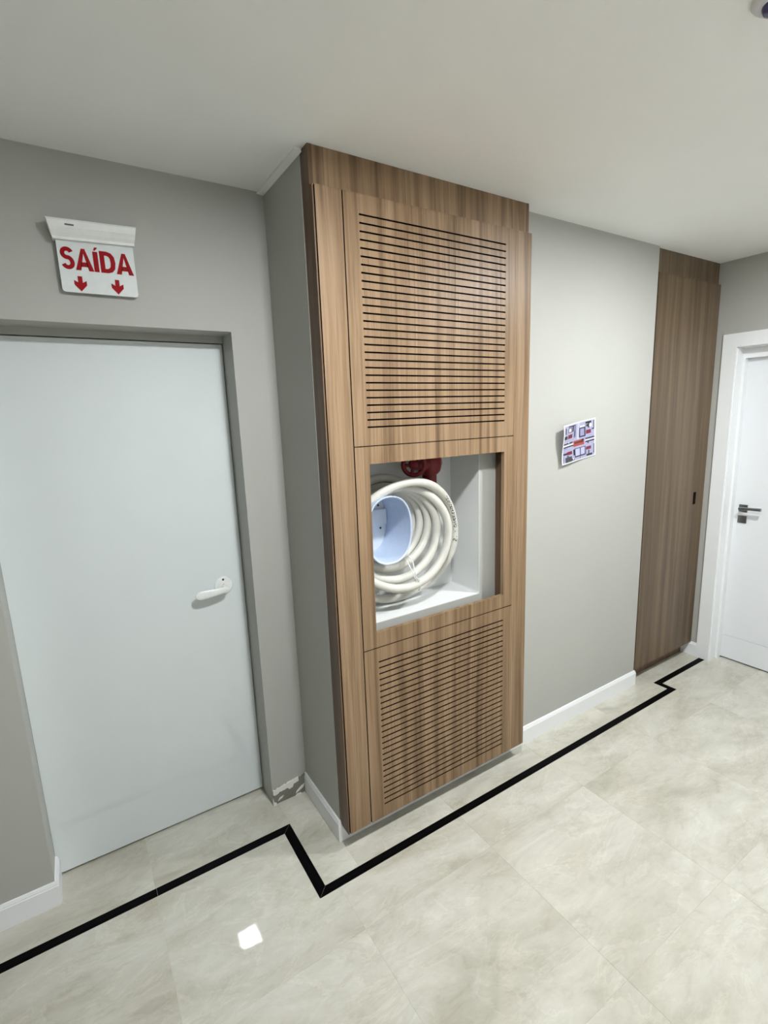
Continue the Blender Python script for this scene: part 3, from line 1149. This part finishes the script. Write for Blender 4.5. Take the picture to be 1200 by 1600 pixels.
R_(0, 0, 1, 1, (214, 214, 218))
R_(0.035, 0.035, 0.965, 0.965, BGc)
K, DK, RD, LIL, BL = (10, 9, 16), (36, 34, 54), (112, 22, 48), (142, 142, 176), (172, 174, 204)
R_(0.46, 0.04, 0.54, 0.45, (184, 184, 206))
R_(0.06, 0.08, 0.09, 0.24, K); R_(0.04, 0.28, 0.14, 0.365, K); R_(0.17, 0.27, 0.31, 0.36, RD)
R_(0.17, 0.05, 0.40, 0.09, DK); R_(0.16, 0.10, 0.29, 0.22, DK); R_(0.18, 0.12, 0.26, 0.20, (206, 206, 212)); R_(0.30, 0.06, 0.34, 0.21, K)
R_(0.36, 0.06, 0.42, 0.38, (104, 106, 140)); R_(0.38, 0.20, 0.405, 0.34, DK)
R_(0.52, 0.12, 0.72, 0.42, DK); R_(0.56, 0.20, 0.68, 0.38, LIL); R_(0.54, 0.12, 0.70, 0.17, (204, 204, 212))
R_(0.71, 0.05, 0.88, 0.10, K); R_(0.79, 0.05, 0.83, 0.22, K); R_(0.82, 0.11, 0.89, 0.20, (206, 206, 212)); R_(0.74, 0.12, 0.78, 0.18, DK)
R_(0.73, 0.27, 0.865, 0.36, RD); R_(0.94, 0.05, 0.96, 0.27, K); R_(0.89, 0.25, 0.95, 0.28, K)
R_(0.035, 0.46, 0.33, 0.50, K); R_(0.08, 0.44, 0.12, 0.47, (204, 204, 214)); R_(0.19, 0.45, 0.23, 0.48, (204, 204, 214))
R_(0.03, 0.515, 0.38, 0.545, (214, 214, 220)); R_(0.035, 0.555, 0.36, 0.585, K); R_(0.06, 0.585, 0.17, 0.63, LIL)
R_(0.36, 0.46, 0.67, 0.62, (150, 66, 52)); R_(0.39, 0.50, 0.64, 0.55, (92, 22, 24)); R_(0.60, 0.46, 0.665, 0.50, K)
R_(0.70, 0.47, 0.965, 0.50, K); R_(0.69, 0.51, 0.97, 0.54, (214, 214, 220)); R_(0.70, 0.545, 0.965, 0.575, K); R_(0.76, 0.575, 0.80, 0.62, DK)
R_(0.16, 0.70, 0.31, 0.79, RD); R_(0.05, 0.71, 0.16, 0.77, DK); R_(0.34, 0.68, 0.375, 0.84, K)
R_(0.385, 0.66, 0.70, 0.90, DK); R_(0.41, 0.69, 0.53, 0.86, BL); R_(0.555, 0.69, 0.675, 0.86, BL); R_(0.53, 0.66, 0.55, 0.96, K)
R_(0.73, 0.70, 0.87, 0.79, RD); R_(0.715, 0.72, 0.73, 0.90, K)
R_(0.11, 0.84, 0.30, 0.96, (52, 54, 60)); R_(0.16, 0.80, 0.22, 0.86, (70, 70, 80)); R_(0.30, 0.90, 0.37, 0.95, K); R_(0.32, 0.90, 0.36, 0.93, (232, 232, 238))
R_(0.045, 0.80, 0.065, 0.97, K); R_(0.74, 0.90, 0.90, 0.945, K); R_(0.79, 0.80, 0.82, 0.91, (50, 50, 60)); R_(0.945, 0.66, 0.965, 0.92, DK)
rnd = random.Random(5)
sheet_v = []
c_bl, c_br, c_tr, c_tl = Vector((1.354, 1.4975)), Vector((1.648, 1.5305)), Vector((1.634, 1.7320)), Vector((1.354, 1.6990))
c_bl.x, c_tl.x = 1.349, 1.331
for j in range(NV + 1):
    v = j / NV            # from the top
    for i in range(NU + 1):
        u = i / NU
        p = (c_tl * (1 - u) + c_tr * u) * (1 - v) + (c_bl * (1 - u) + c_br * u) * v
        lift = 0.036 * (1 - u) ** 2.2 * (0.75 + 0.25 * math.cos(3 * v)) + 0.004 * math.sin(6 * v + 5 * u) * (1 - u) + 0.0022
        sheet_v.append((p.x + -0.003 * math.sin(5.5 * v) * (1 - u) ** 2, -lift, p.y))
faces, cols = [], []
for j in range(NV):
    for i in range(NU):
        faces.append([j * (NU + 1) + i, j * (NU + 1) + i + 1, (j + 1) * (NU + 1) + i + 1, (j + 1) * (NU + 1) + i])
        u, v = (i + 0.5) / NU, (j + 0.5) / NV
        c = None
        for (u0, v0, u1, v1, cc) in paint_ops:
            if u0 <= u <= u1 and v0 <= v <= v1:
                c = cc
        if c == BGc:
            e = rnd.uniform(-10, 8)
            c = tuple(max(0, min(255, q + e)) for q in c)
        cols.append(srgb(*c))
me = bpy.data.meshes.new('printed_sheet')
me.from_pydata(sheet_v, [], faces)
at = me.color_attributes.new('print', 'FLOAT_COLOR', 'CORNER')
flatc = []
for c in cols:
    flatc += list(c) * 4
at.data.foreach_set('color', flatc)
me.polygons.foreach_set('use_smooth', [True] * len(faces))
me.materials.append(M['print'])
sheet = bpy.data.objects.new('printed_sheet', me)
col.objects.link(sheet)
sol = sheet.modifiers.new('paper thickness', 'SOLIDIFY')
sol.thickness = 0.0004
sol.offset = 0
tag(sheet, 'small curled printed sheet of red-labelled plans stuck on the wall', 'poster')

# ------------------------------------------------------------------ ceiling fittings
for i, (x, y) in enumerate(LAMPS):
    lab = ['square white ceiling panel light nearest the grey door', 'square white ceiling panel light nearest the white door',
           'square white ceiling panel light at the far left corridor end'][i]
    lt = thing('ceiling_light', (x, y, H), lab, 'ceiling light', 'ceiling panel lights')
    m_ = MB()
    m_.frame([(x - 0.095, y - 0.095), (x + 0.095, y - 0.095), (x + 0.095, y + 0.095), (x - 0.095, y + 0.095)],
             [(x - 0.080, y - 0.080), (x + 0.080, y - 0.080), (x + 0.080, y + 0.080), (x - 0.080, y + 0.080)], H - 0.008, H - 0.0003, 'z')
    m_.build('frame', 'sensor', lt)
    m_ = MB()
    m_.box(x - 0.080, x + 0.080, y - 0.080, y + 0.080, H - 0.006, H - 0.001)
    m_.build('diffuser', 'lamp', lt)

sx, sy = 0.662, -1.088
sn = thing('ceiling_sensor', (sx, sy, H), 'white round ceiling sensor with a dark violet lens', 'sensor')
m_ = MB()
m_.lathe([(0, 0), (0.050, 0), (0.050, 0.006), (0.046, 0.012), (0.036, 0.020), (0.0, 0.020)], (sx, sy, H - 0.0003), (0, 0, -1), 48)
m_.build('base', 'sensor', sn)
m_ = MB()
m_.lathe([(0.027, 0), (0.027, 0.004), (0.023, 0.012), (0.012, 0.017), (0, 0.018)], (sx - 0.006, sy, H - 0.020), (0, 0, -1), 32)
m_.build('lens', 'lens', sn)
